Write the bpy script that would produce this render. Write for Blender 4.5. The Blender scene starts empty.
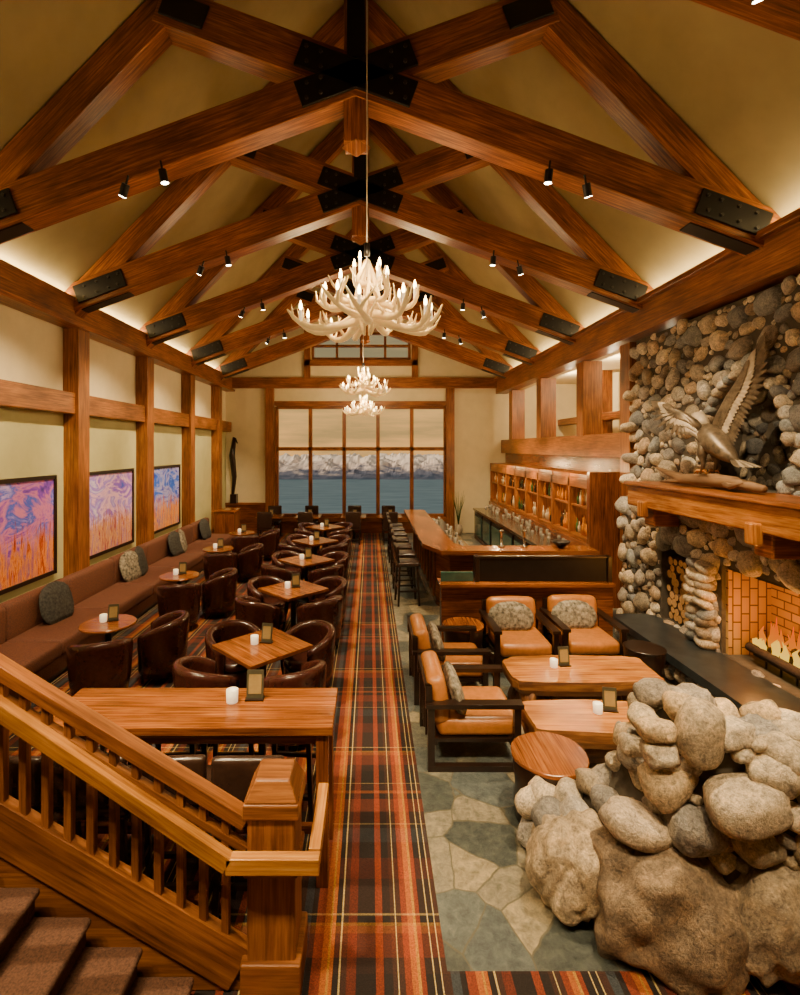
import bpy, bmesh, math, random
from mathutils import Vector, Matrix, noise
random.seed(7)
R=random.random
def U(a,b): return a+(b-a)*R()

# ---------------------------------------------------------------- materials
def newmat(name):
    m=bpy.data.materials.new(name); m.use_nodes=True
    nt=m.node_tree; b=nt.nodes['Principled BSDF']
    return m,nt,b
def rgba(c): return (c[0],c[1],c[2],1)
def ramp(nt,sock,stops,interp='LINEAR'):
    r=nt.nodes.new('ShaderNodeValToRGB'); cr=r.color_ramp; cr.interpolation=interp
    while len(cr.elements)>1: cr.elements.remove(cr.elements[-1])
    cr.elements[0].position=stops[0][0]; cr.elements[0].color=rgba(stops[0][1])
    for p,c in stops[1:]:
        e=cr.elements.new(p); e.color=rgba(c)
    nt.links.new(sock,r.inputs[0]); return r.outputs[0]
def mapping(nt,kind,scale,rot=(0,0,0),loc=(0,0,0)):
    t=nt.nodes.new('ShaderNodeTexCoord'); mp=nt.nodes.new('ShaderNodeMapping')
    mp.inputs['Scale'].default_value=scale; mp.inputs['Rotation'].default_value=rot; mp.inputs['Location'].default_value=loc
    nt.links.new(t.outputs[kind],mp.inputs[0]); return mp.outputs[0]
def noisetex(nt,vec,scale,detail=4,rough=.6,dist=0):
    n=nt.nodes.new('ShaderNodeTexNoise'); n.inputs['Scale'].default_value=scale
    n.inputs['Detail'].default_value=detail; n.inputs['Roughness'].default_value=rough
    n.inputs['Distortion'].default_value=dist
    nt.links.new(vec,n.inputs['Vector']); return n.outputs[0]
def bump(nt,b,h,strength,dist=.02):
    n=nt.nodes.new('ShaderNodeBump'); n.inputs['Strength'].default_value=strength
    n.inputs['Distance'].default_value=dist
    nt.links.new(h,n.inputs['Height']); nt.links.new(n.outputs[0],b.inputs['Normal'])
def mixc(nt,fac,a,b,mode='MIX'):
    n=nt.nodes.new('ShaderNodeMix'); n.data_type='RGBA'; n.blend_type=mode
    if isinstance(fac,(int,float)): n.inputs[0].default_value=fac
    else: nt.links.new(fac,n.inputs[0])
    for i,x in ((6,a),(7,b)):
        if isinstance(x,tuple): n.inputs[i].default_value=rgba(x)
        else: nt.links.new(x,n.inputs[i])
    return n.outputs[2]
def math_(nt,op,a,b=0):
    n=nt.nodes.new('ShaderNodeMath'); n.operation=op
    for i,x in ((0,a),(1,b)):
        if isinstance(x,(int,float)): n.inputs[i].default_value=x
        else: nt.links.new(x,n.inputs[i])
    return n.outputs[0]
def wood(name,c1,c2,rough=.4,g=14,c3=None):
    m,nt,b=newmat(name)
    v=mapping(nt,'UV',(1.0,g,1)); n=noisetex(nt,v,1.9,7,.68,.22)
    col=ramp(nt,n,[(.3,c1),(.5,c2),(.7,c3 or c2)])
    v2=mapping(nt,'UV',(.6,1.6,1)); n2=noisetex(nt,v2,1.7,3)
    sh=ramp(nt,n2,[(.3,(.46,.41,.37)),(.7,(1.3,1.3,1.3))])
    col=mixc(nt,1.0,col,sh,'MULTIPLY')
    nt.links.new(col,b.inputs['Base Color']); b.inputs['Roughness'].default_value=rough
    bump(nt,b,n,.2,.006); return m
def plain(name,c,rough=.5,metal=0,nscale=0,namt=.2,bmp=0,spec=None,emit=0,ecol=None,coat=0):
    m,nt,b=newmat(name)
    b.inputs['Roughness'].default_value=rough; b.inputs['Metallic'].default_value=metal
    ns=nscale or 8
    n=noisetex(nt,mapping(nt,'Object',(1,1,1)),ns,4)
    d=tuple(x*(1-namt) for x in c); l=tuple(min(1,x*(1+namt)) for x in c)
    nt.links.new(ramp(nt,n,[(.3,d),(.7,l)]),b.inputs['Base Color'])
    if bmp: bump(nt,b,n,bmp,.01)
    if coat: b.inputs['Coat Weight'].default_value=coat
    if emit:
        b.inputs['Emission Color'].default_value=rgba(ecol or c); b.inputs['Emission Strength'].default_value=emit
    return m
M_beam=wood('timber_beam',(.07,.016,.002),(.26,.076,.009),.34,22,(.54,.20,.028))
M_post=wood('timber_post',(.085,.022,.003),(.26,.084,.012),.38,22,(.46,.175,.03))
M_table=wood('table_wood',(.08,.019,.003),(.28,.085,.013),.18,30,(.46,.18,.035))
M_live=wood('live_edge_wood',(.20,.052,.007),(.50,.185,.025),.26,16,(.68,.33,.07))
M_bark=wood('bark_wood',(.05,.018,.006),(.22,.08,.02),.55,9,(.42,.19,.05))
M_bar=wood('bar_panel_wood',(.06,.015,.003),(.19,.055,.011),.26,22,(.34,.11,.02))
M_rail=wood('handrail_wood',(.25,.085,.012),(.52,.22,.033),.26,24,(.70,.36,.075))
M_guard=wood('guard_wood',(.085,.027,.005),(.24,.082,.016),.38,22,(.38,.15,.033))
M_dark=plain('dark_wood',(.016,.008,.005),.28,0,12,.3)
M_black=plain('black_steel',(.008,.007,.007),.4,.3,10,.3)
M_bolt=plain('bolt_iron',(.05,.045,.04),.4,.6)
M_steel=plain('steel',(.45,.42,.35),.25,1)
M_cream=plain('wall_cream',(.74,.64,.40),.85,0,3,.05)
M_green=plain('wall_sage',(.52,.49,.24),.85,0,3,.06)
M_ceil=plain('ceiling_plaster',(.34,.26,.11),.9,0,1.2,.14)
M_leather=plain('burgundy_leather',(.045,.012,.008),.24,0,25,.25,.1,coat=.2)
M_tan=plain('orange_leather',(.42,.15,.028),.33,0,14,.2,.08)
M_seatdk=plain('espresso_leather',(.035,.018,.012),.26,0,20,.2,.08,coat=.2)
M_sofa=plain('sofa_fabric',(.125,.042,.02),.7,0,60,.4,.3)
M_pil=plain('pillow_dark',(.035,.034,.03),.8,0,30,.8,.3)
M_pilg=plain('pillow_grey',(.20,.175,.13),.8,0,22,.9,.3)
M_step=plain('stair_carpet',(.085,.036,.018),.95,0,90,.5,.5)
M_ant=plain('antler_bone_glow',(.82,.58,.25),.5,0,6,.3,0,emit=.34,ecol=(1,.62,.2))  # bone emits a little itself, standing in for candlelight on the antlers
M_bulb=plain('candle_bulb',(1,.8,.5),.4,emit=34,ecol=(1,.62,.24))
M_candle=plain('candle_wax',(.9,.82,.65),.4,emit=.8,ecol=(1,.75,.45))
M_cord=plain('lamp_cord',(.62,.56,.45),.6)
M_lens=plain('lamp_lens',(1,.9,.7),.4,emit=34,ecol=(1,.84,.58))
def flamemat(name,cb,ct,st):
    m,nt,b=newmat(name)
    t=nt.nodes.new('ShaderNodeTexCoord'); s=nt.nodes.new('ShaderNodeSeparateXYZ'); nt.links.new(t.outputs['Object'],s.inputs[0])
    f=math_(nt,'MULTIPLY',math_(nt,'SUBTRACT',s.outputs[2],.55),2.4)
    e=nt.nodes.new('ShaderNodeEmission'); nt.links.new(ramp(nt,f,[(0,cb),(1,ct)]),e.inputs[0]); e.inputs[1].default_value=st
    nt.links.new(e.outputs[0],nt.nodes['Material Output'].inputs[0]); return m
M_flame=flamemat('flame',(1,.30,.008),(1,.09,.0),1.0)
M_flame2=flamemat('flame_core',(1,.62,.06),(1,.36,.01),1.5)
M_slate=plain('hearth_slate',(.03,.036,.04),.32,0,5,.4,.2)
M_mortar=plain('mortar',(.075,.062,.046),.95,0,12,.3,.5)
M_bronze=plain('eagle_bronze',(.13,.095,.06),.4,.35,14,.6,.3)
M_pale=plain('eagle_pale',(.44,.36,.26),.5,.1,10,.3,.2)
M_drift=wood('driftwood',(.10,.05,.02),(.26,.15,.07),.7,10)
M_card=plain('menu_card',(.06,.055,.03),.5)
M_gold=plain('gold_card',(.32,.22,.08),.5)
M_bottleA=plain('bottle_amber',(.55,.20,.02),.1,coat=.5)
M_bottleG=plain('bottle_green',(.04,.10,.03),.1,coat=.5)
M_bottleC=plain('bottle_clear',(.55,.45,.30),.08,coat=.5)
M_bottleB=plain('bottle_dark',(.03,.018,.012),.08,coat=.5)
M_glass=plain('glass_bright',(.34,.32,.27),.06,.3,coat=.5)
M_shelfglow=plain('shelf_light',(1,.7,.35),.5,emit=2.6,ecol=(1,.45,.10))
M_logend=plain('log_end',(.5,.28,.10),.8,0,30,.3)
M_logbark=plain('log_bark',(.10,.05,.025),.9,0,20,.5,.5)
M_char=plain('charred_log',(.02,.012,.01),.9,0,20,.5,.5)
M_teal=plain('teal_panel',(.04,.10,.08),.15)
M_rug=plain('floor_base',(.1,.1,.09),.9)

def stonemat():
    m,nt,b=newmat('river_stone')
    a=nt.nodes.new('ShaderNodeAttribute'); a.attribute_name='Col'
    v=mapping(nt,'Object',(1,1,1))
    n=noisetex(nt,v,8,8,.75,.6)
    n2=noisetex(nt,v,60,6,.8)
    n3=noisetex(nt,v,24,6,.7,1.2)
    c=mixc(nt,1,a.outputs[0],ramp(nt,n,[(.3,(.40,.38,.36)),(.5,(.95,.91,.87)),(.7,(1.6,1.45,1.2))]),'MULTIPLY')
    c=mixc(nt,1,c,ramp(nt,n2,[(.35,(.55,.55,.55)),(.65,(1.45,1.45,1.45))]),'MULTIPLY')
    c=mixc(nt,1,c,ramp(nt,n3,[(.36,(.5,.5,.52)),(.47,(1,1,1)),(.66,(1.25,1.2,1.1))]),'MULTIPLY')
    nt.links.new(c,b.inputs['Base Color']); b.inputs['Roughness'].default_value=.55
    bump(nt,b,mixc(nt,.5,n2,n3),.7,.03); return m
M_stone=stonemat()
def carpetmat():
    m,nt,b=newmat('plaid_carpet')
    t=nt.nodes.new('ShaderNodeTexCoord'); s=nt.nodes.new('ShaderNodeSeparateXYZ')
    nt.links.new(t.outputs['Object'],s.inputs[0])
    K=(.010,.005,.004);B=(.040,.013,.007);Ru=(.22,.032,.005);O=(.42,.105,.008);C=(.60,.44,.16);G=(.06,.06,.018);Re=(.12,.016,.005);BL=(.035,.045,.055);Y=(.46,.22,.02)
    x=math_(nt,'FRACT',math_(nt,'MULTIPLY',math_(nt,'ADD',s.outputs[0],20.42-.24),1/.84))
    st=[(0,K),(.06,Ru),(.11,K),(.17,B),(.20,C),(.209,B),(.25,Ru),(.29,O),(.33,Y),(.35,Ru),(.38,K),(.43,C),(.438,K),(.48,C),(.488,B),(.54,BL),(.60,K),(.64,Ru),(.70,O),(.74,Y),(.755,O),(.78,K),(.82,C),(.829,B),(.87,Re),(.93,K)]
    cx=ramp(nt,x,st,'CONSTANT')
    y=math_(nt,'FRACT',math_(nt,'MULTIPLY',math_(nt,'ADD',s.outputs[1],20.1-.62),1/1.7))
    st2=[(0,K),(.05,B),(.10,Ru),(.18,O),(.21,Y),(.22,K),(.25,C),(.257,B),(.40,Re),(.50,K),(.58,BL),(.66,K),(.68,C),(.687,B),(.76,Ru),(.84,K),(.88,O),(.90,B),(.95,C),(.957,K)]
    cy=ramp(nt,y,st2,'CONSTANT')
    c=mixc(nt,.28,cx,cy)
    n=noisetex(nt,mapping(nt,'Object',(1,1,1)),160,2)
    sh=ramp(nt,n,[(.3,(.45,.45,.45)),(.7,(1.35,1.35,1.35))])
    nt.links.new(mixc(nt,1,c,sh,'MULTIPLY'),b.inputs['Base Color'])
    b.inputs['Roughness'].default_value=.95; bump(nt,b,n,.4,.01); return m
M_carpet=carpetmat()
def flagmat():
    m,nt,b=newmat('flagstone')
    v0=mapping(nt,'Object',(1,1,1))
    nn=nt.nodes.new('ShaderNodeTexNoise'); nn.inputs['Scale'].default_value=5; nt.links.new(v0,nn.inputs['Vector'])
    v=mixc(nt,.05,v0,nn.outputs['Color'],'ADD')
    vo=nt.nodes.new('ShaderNodeTexVoronoi'); vo.inputs['Scale'].default_value=2.7
    ve=nt.nodes.new('ShaderNodeTexVoronoi'); ve.feature='DISTANCE_TO_EDGE'; ve.inputs['Scale'].default_value=2.7
    nt.links.new(v,vo.inputs['Vector']); nt.links.new(v,ve.inputs['Vector'])
    s=nt.nodes.new('ShaderNodeSeparateColor'); nt.links.new(vo.outputs['Color'],s.inputs[0])
    c=ramp(nt,s.outputs[0],[(0,(.055,.065,.06)),(.2,(.19,.17,.12)),(.4,(.09,.105,.10)),(.55,(.14,.14,.11)),(.7,(.25,.21,.13)),(.85,(.075,.09,.09)),(1,(.17,.165,.14))],'CONSTANT')
    n2=noisetex(nt,v0,13,10,.8,.3)
    sh=ramp(nt,n2,[(.32,(.35,.38,.40)),(.5,(1,1,1)),(.68,(1.9,1.75,1.5))])
    c=mixc(nt,1,c,sh,'MULTIPLY')
    e=ramp(nt,ve.outputs['Distance'],[(0.0,(1,1,1)),(.008,(1,1,1)),(.018,(0,0,0))])
    c=mixc(nt,e,c,(.10,.09,.06))
    nt.links.new(c,b.inputs['Base Color']); b.inputs['Roughness'].default_value=.36
    bump(nt,b,n2,.6,.02); return m
M_flag=flagmat()
def brickmat():
    m,nt,b=newmat('fire_brick')
    v=mapping(nt,'UV',(1,1,1)); k=nt.nodes.new('ShaderNodeTexBrick'); nt.links.new(v,k.inputs['Vector'])
    k.inputs['Color1'].default_value=(.50,.30,.08,1); k.inputs['Color2'].default_value=(.38,.21,.05,1); k.inputs['Mortar'].default_value=(.10,.05,.018,1)
    k.inputs['Scale'].default_value=1; k.inputs['Brick Width'].default_value=.2; k.inputs['Row Height'].default_value=.10; k.inputs['Mortar Size'].default_value=.008
    nt.links.new(k.outputs[0],b.inputs['Base Color']); b.inputs['Roughness'].default_value=.9; return m
M_brick=brickmat()
def paintmat(name,off,sky,land):
    m,nt,b=newmat(name)
    n=noisetex(nt,mapping(nt,'Object',(1,1.2,2.2),loc=(off,off*2,off)),1.3,8,.6,1.2)
    cs=ramp(nt,n,sky)
    n2=noisetex(nt,mapping(nt,'Object',(1,9,1.2),(.35,0,0),(off,off,off)),1.7,9,.78,.8)
    cl=ramp(nt,n2,land)
    t=nt.nodes.new('ShaderNodeTexCoord'); s=nt.nodes.new('ShaderNodeSeparateXYZ'); nt.links.new(t.outputs['Object'],s.inputs[0])
    h=math_(nt,'ADD',math_(nt,'MULTIPLY',s.outputs[2],1.0),math_(nt,'MULTIPLY',n2,2.0))
    f=ramp(nt,h,[(.75,(0,0,0)),(1.15,(1,1,1))])
    nt.links.new(mixc(nt,f,cl,cs),b.inputs['Base Color']); b.inputs['Roughness'].default_value=.45
    return m

# ---------------------------------------------------------------- mesh builder
_ico={}
def ico(sub):
    if sub not in _ico:
        bm=bmesh.new(); bmesh.ops.create_icosphere(bm,subdivisions=sub,radius=1)
        _ico[sub]=([v.co.copy() for v in bm.verts],[[v.index for v in f.verts] for f in bm.faces]); bm.free()
    return _ico[sub]
class MB:
    def __init__(s): s.v=[];s.f=[];s.m=[];s.sm=[];s.uv=[];s.col=[];s.mats=[]
    def add(s,verts,faces,mat,M=None,smooth=False,col=(1,1,1)):
        verts=[Vector(v) for v in verts]
        if mat not in s.mats: s.mats.append(mat)
        mi=s.mats.index(mat); base=len(s.v)
        ext=[max(v[i] for v in verts)-min(v[i] for v in verts) for i in range(3)]
        L=ext.index(max(ext)); ou,ov=U(0,50),U(0,50)
        for f in faces:
            a,b_,c=verts[f[0]],verts[f[1]],verts[f[2]]
            n=(b_-a).cross(c-a)
            if len(f)>3: n=n+(c-a).cross(verts[f[3]]-a)
            an=[abs(n.x),abs(n.y),abs(n.z)]; N=an.index(max(an))
            if N==L: ua,va=[i for i in range(3) if i!=N]
            else: ua=L; va=[i for i in range(3) if i!=N and i!=L][0]
            for i in f: s.uv.append((verts[i][ua]+ou,verts[i][va]+ov))
            s.f.append([base+i for i in f]); s.m.append(mi); s.sm.append(smooth)
        for v in verts:
            s.v.append(M@v if M is not None else v); s.col.append(col)
    def box(s,x0,x1,y0,y1,z0,z1,mat,M=None):
        v=[(x0,y0,z0),(x1,y0,z0),(x1,y1,z0),(x0,y1,z0),(x0,y0,z1),(x1,y0,z1),(x1,y1,z1),(x0,y1,z1)]
        s.add(v,[(0,3,2,1),(4,5,6,7),(0,1,5,4),(1,2,6,5),(2,3,7,6),(3,0,4,7)],mat,M)
    def cbox(s,cx,cy,cz,sx,sy,sz,mat,M=None): s.box(cx-sx/2,cx+sx/2,cy-sy/2,cy+sy/2,cz-sz/2,cz+sz/2,mat,M)
    def beam(s,p0,p1,w,h,mat,up=(0,0,1)):
        p0=Vector(p0);p1=Vector(p1);d=(p1-p0);L=d.length;x=d.normalized()
        y=Vector(up).cross(x)
        if y.length<1e-4: y=Vector((0,1,0)).cross(x)
        y.normalize(); z=x.cross(y)
        M=Matrix((( x.x,y.x,z.x,p0.x),(x.y,y.y,z.y,p0.y),(x.z,y.z,z.z,p0.z),(0,0,0,1)))
        s.box(0,L,-w/2,w/2,-h/2,h/2,mat,M)
    def loft(s,rings,mat,M=None,caps=True,smooth=True,closed=True,col=(1,1,1)):
        n=len(rings[0]);v=[p for r in rings for p in r];f=[]
        for i in range(len(rings)-1):
            for j in range(n if closed else n-1):
                k=(j+1)%n
                f.append((i*n+j,i*n+k,(i+1)*n+k,(i+1)*n+j))
        if caps and closed:
            f.append(tuple(reversed(range(n)))); f.append(tuple((len(rings)-1)*n+j for j in range(n)))
        s.add(v,f,mat,M,smooth,col)
    def lathe(s,prof,mat,c=(0,0,0),n=20,M=None,smooth=True,wob=0,seed=0):
        rings=[]
        for r,z in prof:
            ring=[]
            for j in range(n):
                a=2*math.pi*j/n
                w=1+wob*noise.noise(Vector((math.cos(a)*1.3+seed,math.sin(a)*1.3,z*1.5+seed)))
                ring.append((c[0]+r*w*math.cos(a),c[1]+r*w*math.sin(a),c[2]+z))
            rings.append(ring)
        s.loft(rings,mat,M,smooth=smooth)
    def tube(s,pts,rad,mat,n=8,M=None,flat=(1,1),col=(1,1,1)):
        pts=[Vector(p) for p in pts]; rings=[]; pu=None
        for i,p in enumerate(pts):
            d=(pts[min(i+1,len(pts)-1)]-pts[max(i-1,0)]).normalized()
            if pu is None: pu=Vector((0,0,1)) if abs(d.z)<.9 else Vector((1,0,0))
            a=d.cross(pu).normalized(); b=a.cross(d).normalized(); pu=b
            rr=rad[i] if isinstance(rad,(list,tuple)) else rad
            rings.append([p+a*(rr*flat[0]*math.cos(2*math.pi*j/n))+b*(rr*flat[1]*math.sin(2*math.pi*j/n)) for j in range(n)])
        s.loft(rings,mat,M,col=col)
    def cyl(s,p0,p1,r,mat,n=12,M=None,smooth=False,r2=None,endmat=None):
        p0=Vector(p0);p1=Vector(p1);d=(p1-p0).normalized()
        u=Vector((0,0,1)) if abs(d.z)<.9 else Vector((1,0,0))
        a=d.cross(u).normalized();b=a.cross(d); r2=r if r2 is None else r2
        v=[p0+a*(r*math.cos(2*math.pi*j/n))+b*(r*math.sin(2*math.pi*j/n)) for j in range(n)]
        v+=[p1+a*(r2*math.cos(2*math.pi*j/n))+b*(r2*math.sin(2*math.pi*j/n)) for j in range(n)]
        side=[(j,(j+1)%n,n+(j+1)%n,n+j) for j in range(n)]; caps=[tuple(reversed(range(n))),tuple(range(n,2*n))]
        s.add(v,side,mat,M,smooth); s.add(v,caps,endmat or mat,M,False)
    def rbox(s,cx,cy,cz,sx,sy,sz,r,mat,M=None,bulge=0.0):
        h=(sx/2,sy/2,sz/2); r=min(r,min(h)*.98)
        co=[]
        for a in h: co.append([-a,-(a-r*.45),-(a-r),-(a-r)*.4,(a-r)*.4,(a-r),a-r*.45,a])
        verts={};vl=[];faces=[]
        def vid(i,j,k):
            if (i,j,k) in verts: return verts[(i,j,k)]
            p=Vector((co[0][i],co[1][j],co[2][k]))
            q=Vector([max(-(h[t]-r),min(h[t]-r,p[t])) for t in range(3)])
            d=p-q; o=q+d.normalized()*r
            if bulge:
                ax=[p[t]/h[t] for t in range(3)]
                for t in range(3):
                    o1,o2=[x for x in range(3) if x!=t]
                    o[t]*=1+bulge*(1-min(1,ax[o1]**2))*(1-min(1,ax[o2]**2))
            verts[(i,j,k)]=len(vl); vl.append(o+Vector((cx,cy,cz))); return len(vl)-1
        N=7
        for i in range(N):
            for j in range(N):
                faces.append((vid(i,j,0),vid(i,j+1,0),vid(i+1,j+1,0),vid(i+1,j,0)))
                faces.append((vid(i,j,N),vid(i+1,j,N),vid(i+1,j+1,N),vid(i,j+1,N)))
                faces.append((vid(i,0,j),vid(i+1,0,j),vid(i+1,0,j+1),vid(i,0,j+1)))
                faces.append((vid(i,N,j),vid(i,N,j+1),vid(i+1,N,j+1),vid(i+1,N,j)))
                faces.append((vid(0,i,j),vid(0,i,j+1),vid(0,i+1,j+1),vid(0,i+1,j)))
                faces.append((vid(N,i,j),vid(N,i+1,j),vid(N,i+1,j+1),vid(N,i,j+1)))
        s.add(vl,faces,mat,M,True)
    def blob(s,c,sc,mat,rot=None,sub=2,amp=.18,freq=1.3,col=(1,1,1)):
        vs,fs=ico(sub); o=Vector((U(0,99),U(0,99),U(0,99)))
        Rm=rot or Matrix.Rotation(U(-.5,.5),3,'X')@Matrix.Rotation(U(-.5,.5),3,'Y')@Matrix.Rotation(U(-.5,.5),3,'Z')
        c=Vector(c);out=[]
        for v in vs:
            k=1+amp*noise.noise(v*freq+o)+amp*.35*noise.noise(v*freq*3+o)
            w=Vector([math.copysign(abs(t)**.8,t) for t in v])
            out.append(c+Rm@Vector((w.x*sc[0]*k,w.y*sc[1]*k,w.z*sc[2]*k)))
        s.add(out,fs,mat,None,True,col)
    def prism(s,poly,z0,z1,mat,axis='z',topmat=None,M=None):
        n=len(poly)
        def P(a,b,c): return (a,b,c) if axis=='z' else (a,c,b)
        v=[P(a,b,z0) for a,b in poly]+[P(a,b,z1) for a,b in poly]
        side=[(j,(j+1)%n,n+(j+1)%n,n+j) for j in range(n)]
        s.add(v,side,mat,M); s.add(v,[tuple(reversed(range(n))),tuple(range(n,2*n))],topmat or mat,M)
    def mesh(s,name):
        me=bpy.data.meshes.new(name); me.from_pydata([tuple(v) for v in s.v],[],s.f)
        for m in s.mats: me.materials.append(m)
        me.polygons.foreach_set('material_index',s.m); me.polygons.foreach_set('use_smooth',s.sm)
        uv=me.uv_layers.new(name='UVMap'); flat=[x for p in s.uv for x in p]; uv.data.foreach_set('uv',flat)
        ca=me.color_attributes.new('Col','FLOAT_COLOR','POINT')
        ca.data.foreach_set('color',[x for c in s.col for x in (c[0],c[1],c[2],1)])
        bm=bmesh.new(); bm.from_mesh(me); bmesh.ops.recalc_face_normals(bm,faces=bm.faces); bm.to_mesh(me); bm.free()
        me.update(); return me
    def build(s,name,loc=(0,0,0),rz=0,bevel=0):
        return place(s.mesh(name),name,loc,rz,bevel)
def place(me,name,loc=(0,0,0),rz=0,bevel=0):
    o=bpy.data.objects.new(name,me); bpy.context.scene.collection.objects.link(o)
    o.location=loc; o.rotation_euler=(0,0,rz)
    if bevel:
        b=o.modifiers.new('bevel','BEVEL'); b.width=bevel; b.segments=2; b.limit_method='ANGLE'
    return o

# ---------------------------------------------------------------- room
XL,XR,CX,YF,YB=-4.85,4.55,-.15,16.8,-1.2
m=MB(); m.box(XL-.2,8.0,YB,YF+.2,-.2,-.012,M_rug); m.build('floor')
m=MB(); m.box(XL,.42,YB,YF,-.01,.004,M_carpet); m.box(.42,XR-.01,YB,2.72,-.01,.004,M_carpet); m.build('floor_carpet')
m=MB(); m.box(.42,XR+.2,2.72,YF,-.012,.003,M_flag); m.build('floor_flagstone')
m=MB(); m.box(XL-.2,XL,YB,YF,0,5.2,M_cream); m.box(XL-.001,XL+.012,YB,YF,0,3.39,M_green); m.build('wall_left')
m=MB()
for sg in (-1,1):
    a=(CX+sg*4.95,10.05-1.04*4.95); b=(CX,10.05)
    m.prism([a,b,(b[0],b[1]+.25),(a[0],a[1]+.25)],YB,YF+.2,M_ceil,'y')
m.build('ceiling')
m=MB()
m.box(XL-.2,-3.2,YF,YF+.2,0,5.2,M_cream); m.box(2.6,XR+.2,YF,YF+.2,0,5.2,M_cream)
m.box(-3.2,2.6,YF,YF+.2,0,.5,M_cream); m.box(-3.2,2.6,YF,YF+.2,4.3,5.2,M_cream)
m.prism([(CX-4.66,5.2),(CX+4.66,5.2),(CX+4.087,5.8),(CX-4.087,5.8)],YF,YF+.2,M_cream,'y')
m.prism([(CX-4.087,5.8),(-1.95,5.8),(-1.95,6.75),(CX-3.173,6.75)],YF,YF+.2,M_cream,'y')
m.prism([(1.35,5.8),(CX+4.087,5.8),(CX+3.173,6.75),(1.35,6.75)],YF,YF+.2,M_cream,'y')
m.prism([(CX-3.173,6.75),(CX+3.173,6.75),(CX,10.05)],YF,YF+.2,M_cream,'y')
m.build('wall_far')
m=MB(); m.box(XL-.2,XR+.4,YB-.2,YB,0,5.2,M_cream)
m.prism([(CX-4.95,5.0),(CX+4.95,5.0),(CX,10.1)],YB-.2,YB,M_cream,'y'); m.build('wall_back')
m=MB(); m.box(4.55,4.75,YB,3.58,0,5.2,M_cream); m.build('wall_right')
m=MB(); m.box(4.9,5.05,3.4,8.0,0,5.2,M_cream); m.build('wall_right_chimney')
m=MB(); m.box(4.55,4.75,8.48,YF,0,2.68,M_bar); m.build('wall_right_bar')
m=MB(); m.box(4.5,4.88,3.6,YF,4.70,5.25,M_cream); m.build('wall_right_upper')
m=MB(); m.box(7.0,7.2,8.0,YF+.2,0,5,M_cream); m.box(5.05,7.2,8.0,8.3,0,5,M_cream); m.box(4.76,7.2,YF,YF+.2,0,5,M_cream)
m.box(4.8,7.0,8.5,YF,2.55,2.67,M_bar); m.build('wall_gallery')
m=MB(); m.box(4.6,7.2,8.0,YF+.2,5.0,5.15,M_cream); m.build('ceiling_gallery')
def win(x0,x1,z0,z1,cols,rows,name,t=.12):
    m=MB(); y=YF+.06
    for i in range(cols+1):
        x=x0+(x1-x0)*i/cols; m.cbox(x,y,(z0+z1)/2,t,.16,z1-z0,M_post)
    for z in rows: m.cbox((x0+x1)/2,y-.01,z,x1-x0,.14,t,M_post)
    m.build(name,bevel=.008)
win(-3.14,2.54,.56,4.24,5,[.58,2.82,4.22],'window_1')
win(-1.92,1.32,5.83,6.72,4,[5.85,6.28,6.70],'window_2',.08)
m=MB()
m.box(XL,XR,YF-.16,YF,4.85,5.2,M_post); m.build('trim_1')
m=MB()
for x in (-3.35,2.68): m.box(x-.14,x+.14,YF-.14,YF,.0,4.85,M_post)
m.box(-3.2,2.55,YF-.1,YF,4.26,4.42,M_post); m.box(-3.2,2.55,YF-.12,YF,.38,.54,M_post)
m.box(-2.2,-2.0,YF-.12,YF,5.2,6.85,M_post); m.box(1.4,1.6,YF-.12,YF,5.2,6.85,M_post); m.box(-2.2,1.6,YF-.12,YF,5.6,5.8,M_post)
m.build('trim_2',bevel=.008)
m=MB(); m.box(XL,-3.5,YF-.06,YF,0,.95,M_bar); m.box(XL,-3.5,YF-.09,YF,.95,1.02,M_post); m.box(-3.2,2.55,YF-.05,YF,0,.38,M_bar)
m.build('trim_3')
m=MB(); m.box(XL,XL+.26,YB,YF,4.8,5.2,M_post); m.box(XL,XL+.2,YB,YF,3.39,3.72,M_post)
m.box(XL,XL+.32,YB,YF,4.74,4.81,M_beam)
m.build('trim_left',bevel=.01)
m=MB()
for y in (5.5,8.05,10.5,13.0,15.4): m.box(XL,XL+.25,y-.16,y+.16,0,4.8,M_post)
m.build('trim_left_posts',bevel=.01)
m=MB(); m.box(XL,XL+.04,YB,YF,0,.18,M_bar); m.build('baseboard_left')
m=MB(); m.box(4.22,4.6,YB,YF,4.66,5.1,M_post); m.box(4.12,4.62,YB,YF,5.08,5.16,M_beam)
m.build('trim_right',bevel=.01)
m=MB(); m.box(4.4,4.8,8.5,YF,2.68,3.12,M_post)
for y in (8.6,10.45,13.0,15.6): m.box(4.38,4.78,y-.17,y+.17,3.1 if y>9 else 0,4.64,M_post)
for y in (8.5,10.45,13.0): m.box(6.4,6.7,y+.8,y+1.1,2.7,5,M_beam)
m.box(6.3,6.6,8.4,YF,3.6,3.8,M_beam)
m.build('trim_right_posts',bevel=.01)

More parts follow.
